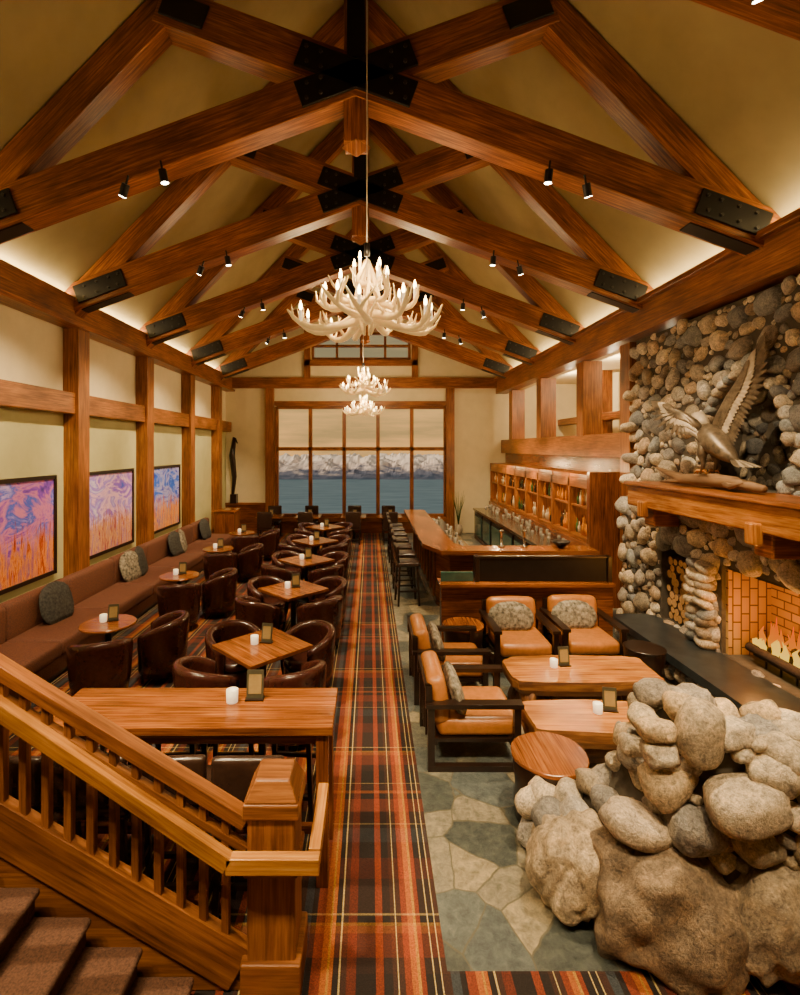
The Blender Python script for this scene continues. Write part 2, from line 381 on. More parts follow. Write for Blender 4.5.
# ---------------------------------------------------------------- trusses
SL=.3696
def truss(y):
    m=MB()
    for sg in (-1,1):
        e=Vector((CX+sg*4.55,y,6.85-SL*4.55)); o=Vector((CX-sg*2.12,y,6.85+SL*2.12))
        m.beam(e,o,.29 if sg>0 else .282,.42,M_beam)
        m.beam((CX+sg*4.62,y,4.98),(CX,y,9.78),.24,.34,M_beam)
        d=(o-e).normalized()
        for yy in (y-.16,y+.16):
            m.beam(e+d*.15+Vector((0,yy-y,.0)),e+d*.95+Vector((0,yy-y,.0)),.03,.28,M_black)
            c=Vector((CX,yy,6.85)); m.beam(c-d*.66,c+d*.66,.036,.29,M_black)
            q=o-d*.05; m.beam(Vector((q.x,yy,q.z))-d*.5,Vector((q.x,yy,q.z)),.03,.26,M_black)
            for t in (-.56,-.4,.4,.56):
                for k in (-.08,.08):
                    p=c+d*t+Vector((0,0,k)); s_=-1 if yy<y else 1
                    m.cyl(p,p+Vector((0,s_*.04,0)),.022,M_bolt,6)
            for t in (.3,.5,.7,.85):
                for k in (-.08,.08):
                    p=e+d*t+Vector((0,yy-y,k)); s_=-1 if yy<y else 1
                    m.cyl(p,p+Vector((0,s_*.035,0)),.020,M_bolt,6)
        m.beam(e+d*.2-Vector((0,0,.22)),e+d*1.0-Vector((0,0,.22)),.2,.03,M_black)
    m.box(CX-.13,CX+.13,y-.128,y+.128,7.0,9.7,M_beam); m.box(CX-.10,CX+.10,y-.17,y+.17,7.02,7.7,M_black)
    m.box(CX-.13,CX+.13,y-.13,y+.13,6.15,6.7,M_beam)
    m.lathe([(.02,6.06),(.17,6.15),(.1,6.2)],M_beam,(CX,y,0),4)
    m.build('roof_truss',bevel=.012)
TY=[3.15,5.5,7.9,10.4,13.0,15.5]
for y in [.7]+TY: truss(y)  # first truss is out of view, added to carry the foreground spots
m=MB(); m.box(CX-.12,CX+.12,YB,YF,9.5,9.85,M_beam); m.build('ridge_beam')

fm=MB()
fm.cyl((0,0,.02),(0,0,.12),.012,M_black,8)
fm.cyl((0,0,.03),(0,0,-.10),.042,M_black,14); fm.cyl((0,0,-.101),(0,0,-.106),.037,M_lens,14)
fme=fm.mesh('track_spotlight')
def spot(loc,tgt,power,ang=110,blend=.8,size=.04,color=(1,.73,.40)):
    f=place(fme,'track_spotlight',loc)
    d=(Vector(tgt)-Vector(loc)).normalized(); f.rotation_euler=d.to_track_quat('-Z','Y').to_euler()
    l=bpy.data.lights.new('spot_bulb','SPOT'); l.energy=power; l.spot_size=math.radians(ang); l.spot_blend=blend
    l.shadow_soft_size=size; l.color=color
    o=bpy.data.objects.new('spot_bulb',l); bpy.context.scene.collection.objects.link(o)
    o.parent=f; o.location=(0,0,-.15)
for y in TY[:-1]:
    for u,out,oz,pw,an in ((-2.45,-4.6,2.0,860,66),(-2.05,-1.4,.5,1350,50),(2.05,1.6,.5,1150,52),(2.45,3.9,1.2,860,68)):
        z=6.85-SL*abs(u)-.32
        spot((CX+u,y-.19,z),(out,y+(1.3 if abs(u)>2.2 else .6),oz),pw,an)
for u,t,pw,an in ((-1.9,(-1.6,2.3,.5),650,55),(-1.2,(-.5,2.8,.8),500,45),(1.2,(1.7,2.8,.6),850,50),(2.1,(2.6,3.0,1.2),620,55),(-.3,(.1,3.4,0),520,45),(-2.6,(-1.2,3.05,.9),650,45)):
    spot((CX+u,.5,6.85-SL*abs(u)-.34),t,pw,an)  # added spots on the unseen truss, brightening stairs, boulders and high-table stools
# linear cove lamps lying on top of both eave beams, washing the plaster slopes
for nm,x,z in (('left',XL+.16,5.225),('right',4.34,5.185)):
    m=MB(); m.box(x-.05,x+.05,3.6,15.6,z-.02,z,M_black); o=m.build('cove_light_fixture')
    l=bpy.data.lights.new('cove_lamp','AREA'); l.shape='RECTANGLE'; l.size=.08; l.size_y=11.8; l.energy=150; l.color=(1,.76,.40)
    q=bpy.data.objects.new('cove_lamp',l); bpy.context.scene.collection.objects.link(q); q.parent=o
    q.location=(x,9.6,z+.01); q.rotation_euler=(math.pi,(.35 if x<0 else -.35),0)

# ---------------------------------------------------------------- chandeliers
def chandelier(loc,S,top,pw,seed):
    random.seed(seed); m=MB()
    def antler(a,r0,z0,L,lift,tn=4,sag=.14,th=.034):
        ca,sa=math.cos(a),math.sin(a); ta=Vector((-sa,ca,0)); ra=Vector((ca,sa,0))
        sw=U(-.5,.5); pts=[];rad=[]
        for i in range(9):
            t=i/8
            p=ra*(r0+L*(t**.85)-.05*t**5)+ta*(sw*math.sin(t*math.pi)*.45)+Vector((0,0,z0-sag*math.sin(t*2.4)+lift*t**3.2))
            pts.append(p); rad.append(th*(1-t)**.55+.008)
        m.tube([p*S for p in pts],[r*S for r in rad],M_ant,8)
        for k in range(tn):
            i=2+int(k*6/tn); p=pts[i]; sd=1 if k%2 else -1; d=(ta*sd*U(.2,.9)+ra*U(-.2,.7)+Vector((0,0,.75))).normalized()
            l=U(.10,.22); q=[p,p+d*l*.5+ra*.03,p+d*l+Vector((0,0,.04))]
            m.tube([x*S for x in q],[.020*S,.014*S,.004*S],M_ant,6)
        e=pts[6]+Vector((0,0,.02))
        m.cyl(e*S,(e+Vector((0,0,.10)))*S,.015*S,M_candle,8)
        m.tube([(e+Vector((0,0,z)))*S for z in (.10,.125,.155,.19)],[.008*S,.018*S,.014*S,.002*S],M_bulb,6)
    for k in range(11): antler(2*math.pi*k/11+U(-.12,.12),.10,-.10+U(-.05,.05),U(.62,.78),U(.14,.26),4)
    for k in range(8): antler(2*math.pi*(k+.5)/8+U(-.1,.1),.06,.06,U(.38,.52),U(.12,.22),3,.08,.028)
    for k in range(4): antler(2*math.pi*k/4+U(-.1,.1),.02,.22,U(.12,.2),.2,1,.02,.02)
    for k in range(6):
        a=2*math.pi*k/6; r=[.04,.11,.12,.07,.02]
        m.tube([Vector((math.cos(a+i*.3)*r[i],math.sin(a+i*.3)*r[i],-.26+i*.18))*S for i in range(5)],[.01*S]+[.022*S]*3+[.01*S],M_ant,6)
    H=(top-loc[2])
    m.cyl((0,0,.3*S),(0,0,H),.006,M_cord,8); m.tube([(0,0,.5*S),(0,0,.62*S)],[.03,.03],M_black,8)
    o=m.build('antler_chandelier',loc)
    for k in range(3):
        a=2*math.pi*k/3+.5
        l=bpy.data.lights.new('chandelier_bulb','POINT'); l.energy=pw; l.color=(1,.68,.32); l.shadow_soft_size=.03
        q=bpy.data.objects.new('chandelier_bulb',l); bpy.context.scene.collection.objects.link(q); q.parent=o
        q.location=(.42*S*math.cos(a),.42*S*math.sin(a),.34*S)
chandelier((-.03,4.95,4.24),1.02,9.7,42,3)
chandelier((-.15,11.3,4.25),.84,9.7,50,4)
chandelier((-.2,14.6,4.0),.8,9.7,50,5)
random.seed(21)

# ---------------------------------------------------------------- stonework
PAL=[(.34,.31,.27),(.50,.43,.32),(.21,.21,.215),(.60,.51,.37),(.40,.30,.20),(.19,.205,.225),(.46,.45,.42),(.30,.26,.20),(.27,.295,.315),(.66,.60,.48)]
def pal():
    c=random.choice(PAL); k=U(.8,1.25); return (c[0]*k,c[1]*k,c[2]*k)
def pack(a0,a1,b0,b1,ok,radii,f=.86,pre=()):
    pts=list(pre)
    for r,tries in radii:
        for _ in range(tries):
            a,b=U(a0,a1),U(b0,b1); rr=r*U(.85,1.15)
            if not ok(a,b,rr): continue
            if all((a-p[0])**2+(b-p[1])**2>(f*(rr+p[2]))**2 for p in pts): pts.append((a,b,rr))
    return pts
m=MB()
X1,X2=4.2,4.42
m.box(X1,4.8,3.6,8.3,0,.4,M_mortar); m.box(X1,4.8,3.6,8.3,1.45,2.0,M_mortar)
m.box(X1,4.8,3.6,4.3,.4,1.45,M_mortar); m.box(X1,4.8,5.97,6.5,.4,1.45,M_mortar); m.box(X1,4.8,7.2,8.3,.4,1.45,M_mortar)
m.box(X2,4.8,3.6,8.3,2.0,2.35,M_mortar); m.box(X2,4.8,3.6,5.25,2.35,4.62,M_mortar); m.box(X2,4.8,6.45,8.3,2.35,4.62,M_mortar); m.box(X2,4.8,5.25,6.45,3.65,4.62,M_mortar)
m.box(4.8,4.87,3.62,8.3,0,4.64,M_mortar)
def okL(a,b,r):
    if 4.25-r*.6<a<6.0+r*.6 and .35<b<1.47+r*.6: return False
    if 6.47-r*.6<a<7.23+r*.6 and .35<b<1.42+r*.6: return False
    return True
def okU(a,b,r):
    da,db=(a-5.85)/(.62+r*.5),(b-2.95)/(.80+r*.5)
    return not (da*da+db*db<1)
for (a,b,r) in pack(3.7,8.3,.05,1.98,okL,[(.15,250),(.115,900),(.085,2000),(.06,3500),(.04,3500)]):
    m.blob((X1+.01,a,b),(r*.6,r*1.15,r*.9),M_stone,sub=2,col=pal())
for (a,b,r) in pack(3.7,8.3,2.2,4.58,okU,[(.15,200),(.115,1100),(.085,3000),(.06,5000),(.04,4000)]):
    m.blob((X2+.01,a,b),(r*.55,r*1.15,r*.88),M_stone,sub=2,col=pal())
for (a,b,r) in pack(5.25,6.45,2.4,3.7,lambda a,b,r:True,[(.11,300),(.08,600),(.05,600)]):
    m.blob((4.8,a,b),(r*.3,r*1.1,r*.9),M_stone,sub=2,col=tuple(x*.4 for x in pal()))  # niche shade put into the colour: back stones tinted much darker
for i in range(19):
    t=math.pi*i/18; m.blob((X2-.02,5.85+.64*math.cos(t),2.95+.78*math.sin(t)),(.11,.085,.065),M_stone,rot=Matrix.Rotation(t-math.pi/2,3,'X'),col=pal())
for i in range(9):
    for k in range(2): m.blob((X1-.06,6.14+.2*k+U(-.03,.03),.47+i*.115),(.13,.13,.065),M_stone,col=pal())
for i in range(26): m.blob((U(4.3,4.6),8.30,.1+i*.172),(.16,.06,.09),M_stone,col=pal())
m.build('stone_fireplace')
m=MB()
m.box(4.76,4.79,4.3,5.97,.4,1.45,M_brick); m.box(X1+.05,4.78,5.93,5.97,.4,1.45,M_brick); m.box(X1+.05,4.78,4.3,4.34,.4,1.45,M_brick); m.box(X1+.05,4.78,4.3,5.97,1.41,1.45,M_black)
m.build('firebox_lining')
m=MB(); m.box(3.55,4.2,3.7,7.4,.30,.40,M_slate); m.box(3.65,4.19,3.8,7.3,0,.30,M_mortar)
for i in range(34): m.blob((3.65,3.9+i*.103,.15+U(-.05,.05)),(.07,.075,.1),M_stone,col=pal())
m.build('hearth')
m=MB()
m.box(3.78,4.42,3.7,7.35,2.02,2.34,M_live)
for y in (4.9,6.9): m.box(3.72,3.80,y-.08,y+.08,1.90,2.12,M_live); m.box(3.85,4.2,y-.12,y+.12,1.78,2.03,M_beam)
m.box(3.74,4.42,3.7,7.4,2.30,2.36,M_beam)
m.build('mantel_beam',bevel=.02)
m=MB()
z=.47; row=0
while z<1.32:
    y=6.57+(.05 if row%2 else 0)
    while y<7.15:
        r=U(.045,.062); m.cyl((4.26+U(0,.05),y,z+U(-.01,.01)),(4.75,y,z),r,M_logbark,9,endmat=M_logend); y+=.112
    z+=.098; row+=1
m.build('firewood_stack')
m=MB()
for i in range(5): m.cyl((4.4,4.75+i*.2,.40),(4.4,4.75+i*.2,.52),.012,M_black,6)
m.cyl((4.38,4.6,.5),(4.38,5.7,.5),.014,M_black,6); m.cyl((4.6,4.6,.5),(4.6,5.7,.5),.014,M_black,6)
for a,b,r in (((4.34,4.6,.56),(4.36,5.75,.57),.05),((4.58,4.62,.57),(4.56,5.65,.56),.07),((4.38,4.8,.64),(4.6,5.5,.67),.045)): m.cyl(a,b,r,M_char,10,smooth=True)
for i in range(44):
    y=4.66+i*.026+U(-.015,.015); core=i%3==0; h=(U(.14,.44) if not core else U(.08,.2))*(1-.4*abs(y-5.25)/.6)+.03; x=U(4.38,4.50) if core else U(4.46,4.62); s=U(-.08,.08)
    m.tube([(x,y,.55),(x+s*.3,y+s*.7,.6+h*.25),(x-s*.3,y-s*.5,.6+h*.5),(x+s*.2,y+s*.4,.6+h*.75),(x+s*.3,y+s*1.0,.6+h)],[.028,.036,.024,.011,.001],M_flame2 if core else M_flame,7)
m.build('log_fire')
for yy,pw in ((5.0,16),(5.5,14)):
    l=bpy.data.lights.new('fire_glow','POINT'); l.energy=pw; l.color=(1,.36,.06); l.shadow_soft_size=.08
    o=bpy.data.objects.new('fire_glow',l); bpy.context.scene.collection.objects.link(o); o.location=(4.22,yy,.95)

# foreground boulder wall
m=MB()
def yf(x): return 3.08-.40*(x-1.0)
def top(x):
    P=[(1.02,.30),(1.2,.42),(1.45,.50),(1.62,.70),(1.75,1.05),(1.85,1.29),(2.3,1.22),(3.4,1.28)]
    for (a,b),(c,d) in zip(P,P[1:]):
        if x<=c: return b+(d-b)*(x-a)/(c-a)
    return 1.28
xs=[1.18+i*.12 for i in range(18)]
rings=[]
for x in xs:
    t=top(x)-.08; y=yf(x)+.12; rings.append([(x,y,0),(x,y+.44,0),(x,y+.44,t),(x,y,t)])
m.loft(rings,M_mortar,smooth=False)
big=[(1.72,.22,.42,.34,.42,(.24,.18,.12)),(1.24,.26,.19,.24,.29,(.42,.34,.23)),(2.25,.3,.26,.24,.34,(.34,.28,.20))]
for x,z,rx,ry,rz,c in big: m.blob((x,yf(x)+.16,z),(rx,ry,rz),M_stone,sub=5,amp=.32,rot=Matrix.Rotation(.3,3,'Y'),col=c)
m.blob((1.87,yf(1.87)+.10,1.24),(.12,.11,.19),M_stone,sub=3,amp=.15,rot=Matrix.Rotation(.15,3,'Y'),col=(.5,.42,.3))
m.blob((1.55,yf(1.55)+.05,.66),(.19,.13,.10),M_stone,sub=3,amp=.15,rot=Matrix.Rotation(.25,3,'Y'),col=(.5,.42,.32))
m.blob((2.02,yf(2.02)+.02,.93),(.2,.14,.13),M_stone,sub=3,amp=.15,rot=Matrix.Rotation(-.2,3,'Y'),col=(.55,.47,.35))
pre=[(1.72,.22,.42),(1.24,.26,.24),(2.25,.3,.30),(1.87,1.2,.14),(1.55,.66,.14),(2.02,.93,.16)]
PALB=[(.46,.39,.28),(.60,.52,.39),(.34,.31,.27),(.54,.42,.26),(.30,.29,.28),(.62,.55,.43),(.40,.38,.35)]
def palb():
    c=random.choice(PALB); k=U(.75,1.15); return tuple(x*k for x in c)
okB=lambda a,b,r: b<top(a)-r*.6
for a,b,r in pack(1.15,3.2,.05,1.3,okB,[(.135,200),(.11,500),(.085,1500),(.06,3500),(.04,5000)],.86,pre)[6:]:
    m.blob((a,yf(a)+.12,b),(r*1.22,r*.95,r*.9),M_stone,sub=3,amp=.24,col=palb())
for a,b,r in pack(1.15,3.2,.05,1.2,okB,[(.13,300),(.10,900),(.075,1500)],.86):
    m.blob((a,yf(a)+.56,b),(r*1.15,r*.7,r*.9),M_stone,sub=2,amp=.16,col=palb())
x=1.12
while x<3.2:
    w=U(.08,.125)
    for k,dy in enumerate((.12,.32,.52)):
        h=U(.07,.11)
        if k==0 and 1.76<x+w<1.97: continue
        m.blob((x+w+U(-.03,.03),yf(x)+dy+U(-.02,.02),top(x+w)-.05+U(-.02,.03)),(w*1.05,.11,h),M_stone,sub=3,amp=.24,col=palb())
    x+=w*1.8
for i in range(9): m.blob((1.70+U(-.05,.06),yf(1.7)+.10+U(0,.4),.72+i*.06),(.10,.10,.07),M_stone,sub=3,amp=.2,col=palb())
m.build('boulder_wall')

# ---------------------------------------------------------------- eagle
m=MB()
m.tube([(0,-.42,.16),(0,-.28,.24),(0,-.1,.36),(0,.06,.47),(0,.15,.56),(0,.2,.65)],[.03,.09,.145,.15,.10,.075],M_bronze,12)
m.tube([(0,.13,.55),(0,.19,.65),(0,.24,.71),(0,.30,.71),(0,.345,.69)],[.095,.08,.078,.06,.03],M_pale,12)
m.tube([(0,.33,.70),(0,.385,.695),(0,.42,.665),(0,.42,.63)],[.032,.026,.014,.003],M_live,8)
for sx in (-1,1):
    m.blob((sx*.055,.295,.722),(.012,.012,.012),M_black,sub=1)
    m.tube([(sx*.07,.02,.36),(sx*.08,.06,.24),(sx*.08,.03,.14),(sx*.08,.06,.03)],[.07,.06,.025,.02],M_bronze,8)
    for t in (-.5,0,.5,3.14): m.tube([(sx*.08,.06,.035),(sx*.08+.05*math.sin(t),.06+.05*math.cos(t),.05),(sx*.08+.09*math.sin(t),.06+.09*math.cos(t),.0)],[.016,.014,.003],M_live,6)
def feather(p,d,L,w,nrm,mat):
    p=Vector(p);d=Vector(d).normalized();s_=d.cross(Vector(nrm)).normalized();n_=s_.cross(d)
    pr=[(0,.35),(.25,.9),(.6,1),(.85,.75),(1,.12)]
    rings=[]
    for t,k in pr:
        c=p+d*(L*t)-n_*(.06*L*t*t); rings.append([c+s_*w*k*.5,c+n_*.006,c-s_*w*k*.5,c-n_*.004])
    m.loft(rings,mat,smooth=False)
for i in range(7):
    a=(i-3)*.16; feather((0,-.36,.2),(math.sin(a),-math.cos(a),-.25),.30,.09,(0,0,1),M_pale if i%2 else M_bronze)
def wing(pts,back,tipd,nrm,K=1):
    pts=[Vector(p) for p in pts]; m.tube(pts,[.07,.055,.04,.03,.012],M_bronze,8)
    back=Vector(back).normalized(); tipd=Vector(tipd).normalized()
    N=24
    for layer,(ll,off,mt) in enumerate(((1.0,0,M_bronze),(.62,.02,M_pale),(.36,.035,M_bronze))):
        for i in range(N):
            t=i/(N-1)*(len(pts)-1); k=min(int(t),len(pts)-2); p=pts[k].lerp(pts[k+1],t-k)
            w=max(0,(i/(N-1)-.35)/.65)**1.3
            d=back.lerp(tipd,w); feather(p+Vector(nrm)*off,d,(.34+.16*w)*ll*K,.075,nrm,mt)
wing([(.07,.05,.5),(.12,.0,.72),(.14,-.10,.92),(.15,-.22,1.06),(.16,-.32,1.15)],(.0,-.8,-.5),(.0,-.45,.75),(-1,0,0))
wing([(-.07,.08,.5),(-.13,.14,.63),(-.18,.22,.72),(-.22,.30,.78),(-.26,.36,.82)],(-.1,-.45,-.75),(-.25,.75,.35),(-.6,-.3,.6),.72)
m.build('eagle_sculpture',(4.1,6.0,2.53))
m=MB()
m.tube([(4.1,5.2,2.42),(4.08,5.6,2.46),(4.12,6.0,2.46),(4.02,6.4,2.45),(4.08,6.8,2.5),(4.0,7.0,2.58)],[.04,.07,.085,.07,.045,.015],M_drift,9)
m.tube([(4.1,6.2,2.46),(4.0,6.5,2.42),(3.92,6.75,2.40)],[.05,.035,.01],M_drift,7)
m.tube([(4.1,5.8,2.46),(4.0,5.55,2.42),(3.95,5.3,2.48)],[.05,.035,.01],M_drift,7)
m.build('driftwood_perch')

# ---------------------------------------------------------------- bar
m=MB()
m.prism([(.95,14),(.95,9.05),(1.2,8.4),(3.86,8.4),(3.86,8.86),(1.65,8.86),(1.52,9.15),(1.52,14)],1.05,1.12,M_table)
m.prism([(1.2,13.9),(1.2,9.12),(1.38,8.62),(3.84,8.62),(3.84,8.8),(1.55,8.8),(1.4,9.2),(1.4,13.9)],.0,1.05,M_bar)
for i in range(9): m.box(1.17,1.2,9.3+i*.53,9.36+i*.53,.1,1.05,M_post)
m.cyl((1.05,9.1,.2),(1.05,13.8,.2),.02,M_steel,8)
m.box(1.6,2.0,9.2,13.9,.82,.88,M_steel); m.box(1.65,1.98,9.2,13.9,0,.82,M_black)
m.build('bar_counter',bevel=.008)
m=MB()
m.box(3.25,3.88,9.2,15.8,.90,.96,M_steel); m.box(3.3,3.88,9.2,15.8,0,.90,M_bar)
for i in range(6): m.box(3.27,3.3,9.4+i*1.05,10.3+i*1.05,.12,.84,M_black); m.box(3.255,3.27,9.45+i*1.05,10.25+i*1.05,.2,.76,M_teal)
m.build('back_bar_counter')
m=MB()
m.box(3.95,4.5,9.0,16.4,2.28,2.36,M_post); m.box(3.95,4.5,9.0,16.4,1.12,1.2,M_post); m.box(4.45,4.52,9.0,16.4,1.15,2.3,M_bar); m.box(3.9,4.5,9.0,16.4,0,1.12,M_bar)
m.box(3.98,4.5,9.0,16.4,1.72,1.76,M_post)
for i in range(9):
    y=9.0+i*.92; m.box(3.94,4.5,y-.04,y+.04,1.12,2.36,M_post)
m.box(3.94,4.0,9.0,16.4,2.1,2.28,M_post)
m.box(4.43,4.45,9.1,16.3,1.98,2.22,M_shelfglow); m.box(4.43,4.45,9.1,16.3,1.44,1.66,M_shelfglow)
m.box(3.9,4.52,8.88,9.0,0,2.42,M_bar)
m.build('back_bar_cabinet',bevel=.006)
m=MB()
for zz in (1.2,1.76):
    y=9.14
    while y<16.2:
        if abs(((y-9.0)%.92))>.07:
            for xx in (4.06,4.2,4.33):
                if R()<.15: continue
                mt=random.choice([M_bottleA,M_bottleG,M_bottleC,M_bottleA,M_bottleB,M_bottleC]); h=U(.22,.33)
                m.lathe([(.030,0),(.032,h*.5),(.030,h*.56),(.011,h*.72),(.011,h),(.002,h+.003)],mt,(xx+U(-.02,.02),y+U(-.015,.015),zz),8)
        y+=.115
m.build('liquor_bottle_collection')
m=MB()
for i in range(40):
    y=9.3+i*.15; m.lathe([(.02,0),(.005,.01),(.006,.07),(.03,.1),(.034,.16),(.026,.19)],M_glass,(U(3.35,3.8),y,.96),8)
m.build('wine_glass_collection')
m=MB()
for i in range(14):
    y=9.4+i*.31; m.lathe([(.03,0),(.035,.12),(.03,.12)],M_glass,(U(1.65,1.95),y,.88),8)
m.build('tumbler_collection')
m=MB(); m.lathe([(.04,0),(.05,.02),(.15,.1),(.155,.12),(.13,.11),(.05,.05)],M_black,(3.3,8.65,1.12)); m.build('serving_bowl')
m=MB()
for x in (2.3,2.7): m.lathe([(.06,0),(.06,.02),(.02,.04),(.02,.25),(.05,.27),(.03,.3)],M_steel,(x,8.75,1.12),10)
m.build('beer_tap')
m=MB()
m.box(1.03,3.5,7.2,7.4,0,.86,M_bar); m.box(1.0,3.5,7.12,7.45,.86,.91,M_table)
m.box(1.55,3.5,7.26,7.32,.91,1.26,M_black); m.box(1.53,3.5,7.24,7.34,1.25,1.28,M_dark)
m.box(1.03,1.5,7.26,7.30,.91,1.05,M_teal)
for x in (1.55,3.47): m.box(x-.03,x+.03,7.22,7.36,.9,1.28,M_dark)
m.build('bar_partition',bevel=.006)
for y in (9.8,12,14.2):
    l=bpy.data.lights.new('shelf_lamp','POINT'); l.energy=34; l.color=(1,.62,.26); l.shadow_soft_size=.03
    o=bpy.data.objects.new('shelf_lamp',l); bpy.context.scene.collection.objects.link(o); o.location=(3.6,y,2.4)
for y in (9.4,11.7,14.2):
    l=bpy.data.lights.new('gallery_lamp','POINT'); l.energy=110; l.color=(1,.76,.44); l.shadow_soft_size=.08
    o=bpy.data.objects.new('gallery_lamp',l); bpy.context.scene.collection.objects.link(o); o.location=(5.7,y,4.6)

# ---------------------------------------------------------------- furniture meshes
m=MB(); rings=[]
for i in range(23):
    th=math.radians(-128+256*i/22); t=abs(th)/math.radians(128); h=.80-.17*t**2.2; Ro=.37;Ri=.285
    pr=[(Ro-.05,.09),(Ro-.01,.3),(Ro+.02,h-.06),(Ro+.012,h-.015),(Ro-.02,h),(Ri+.025,h),(Ri,h-.02),(Ri-.005,h-.07),(Ri,.38),(Ri-.02,.09)]
    rings.append([(r*math.sin(th),-r*math.cos(th),z) for r,z in pr])
m.loft(rings,M_leather)
m.lathe([(.03,.10),(.27,.10),(.285,.14),(.285,.34),(.27,.36)],M_leather,(0,.03,0),20)
m.lathe([(.24,.35),(.285,.37),(.295,.41),(.28,.45),(.2,.465),(.01,.468)],M_leather,(0,.035,0),20)
for sx in (-1,1):
    for sy in (-1,1): m.cyl((sx*.2,sy*.2,0),(sx*.21,sy*.21,.11),.018,M_dark,8,r2=.024)
m.v=[Vector((v.x*.85,v.y*.85,v.z*.96)) for v in m.v]
ME_tub=m.mesh('tub_chair')
def sqtable(S=.76,H=.74):
    m=MB()
    for k in range(4): m.box(-S/2+k*S/4,-S/2+(k+1)*S/4-.002,-S/2,S/2,H-.035,H,M_table)
    m.box(-S/2+.04,S/2-.04,-S/2+.04,S/2-.04,H-.06,H-.035,M_dark)
    m.cyl((0,0,.03),(0,0,H-.05),.04,M_black,12,smooth=True); m.lathe([(.25,0),(.26,.015),(.22,.03),(.05,.05)],M_black)
    return m.mesh('cafe_table')
def rdtable(S=.32,H=.7):
    m=MB(); m.lathe([(S-.02,H-.035),(S,H-.025),(S,H-.008),(S-.01,H)],M_table,n=32,smooth=False); m.lathe([(.25,H-.06),(.25,H-.035)],M_dark)
    m.cyl((0,0,.03),(0,0,H-.05),.04,M_black,12,smooth=True); m.lathe([(.22,0),(.23,.015),(.19,.03),(.05,.05)],M_black)
    return m.mesh('round_cafe_table')
ME_sq=sqtable(); ME_rd=rdtable()
m=MB(); m.lathe([(.03,0),(.04,.005),(.042,.09),(.036,.092),(.034,.05)],M_candle,n=14); ME_can=m.mesh('votive_candle')
m=MB(); m.box(-.06,.06,-.006,.006,.01,.2,M_card,Matrix.Rotation(-.15,4,'X')); m.box(-.045,.045,-.009,-.006,.04,.17,M_gold,Matrix.Rotation(-.15,4,'X')); m.box(-.065,.065,-.03,.03,0,.012,M_dark); ME_men=m.mesh('menu_stand')
def deco(x,y,z,a=.0,d=.12):
    place(ME_can,'votive_candle',(x-d,y+.02,z+.001)); place(ME_men,'menu_stand',(x+.03,y+.06,z+.001),a)
ZC=.004
def setsq(x,y,chairs=(45,135,225,315),R0=.60):
    place(ME_sq,'cafe_table',(x,y,ZC),math.pi/4); deco(x,y,.744,U(-.3,.3),.09)
    for a in chairs:
        t=math.radians(a+U(-6,6)); px,py=x+R0*math.cos(t),y+R0*math.sin(t)
        place(ME_tub,'tub_chair',(px,py,ZC),t+math.pi/2)
for x,y in ((-1.15,5.35),(-1.15,7.5),(-1.2,9.45),(-1.25,11.4)): setsq(x,y)
setsq(-1.2,13.4)
for x,y in ((-3.22,6.15),(-3.22,8.45),(-3.25,10.7),(-3.25,12.7)):
    place(ME_rd,'round_cafe_table',(x,y,ZC)); deco(x,y,.704,.2,.07)
    for dx,dy in ((.22,-.58),(.62,.08)):
        place(ME_tub,'tub_chair',(x+dx,y+dy,ZC),math.atan2(dy,dx)+math.pi/2)
def dchair():
    m=MB(); m.rbox(0,0,.45,.46,.46,.09,.04,M_seatdk); m.rbox(0,-.21,.72,.44,.07,.5,.03,M_seatdk)
    for sx in (-1,1):
        for sy in (-1,1): m.box(sx*.19-.02,sx*.19+.02,sy*.19-.02,sy*.19+.02,0,.42,M_dark)
    return m.mesh('dining_chair')
ME_dc=dchair()
for x in (-3.1,-1.9,-.5,.6):
    y=15.5; place(ME_sq,'cafe_table',(x,y,ZC)); deco(x,y,.744)
    for dy,a in ((-.6,0),(.6,math.pi)): place(ME_dc,'dining_chair',(x,y+dy,ZC),a)

m=MB()
y=4.9
while y<13.9:
    w=1.3
    m.rbox(XL+.62,y+w/2,.36,.86,w-.01,.2,.05,M_sofa); m.rbox(XL+.28,y+w/2,.66,.18,w-.01,.5,.07,M_sofa)
    m.box(XL+.2,XL+1.0,y,y+w,.08,.27,M_sofa); y+=w
m.box(XL+.26,XL+.30,4.9,14.0,.08,.86,M_bar); m.box(XL+.3,XL+.96,4.95,14.0,0,.08,M_dark)
m.rbox(XL+.6,4.86,.42,.8,.14,.5,.05,M_sofa)
m.build('banquette_sofa',(0,0,ZC))
def pillow(S=.46,mt=M_pil):
    m=MB(); m.rbox(0,0,0,S,.1,S,.048,mt,bulge=.35); return m.mesh('throw_pillow')
ME_p1=pillow(); ME_p2=pillow(.44,M_pilg)
for y,mt,a in ((5.35,ME_p1,1.3),(6.95,ME_p1,1.45),(9.1,ME_p2,1.4),(9.5,ME_p1,1.8),(11.2,ME_p1,1.5),(11.6,ME_p2,1.8),(13.2,ME_p1,1.5)):
    o=place(mt,'throw_pillow',(XL+.50,y,.69),a); o.rotation_euler=(-.25,0,a)

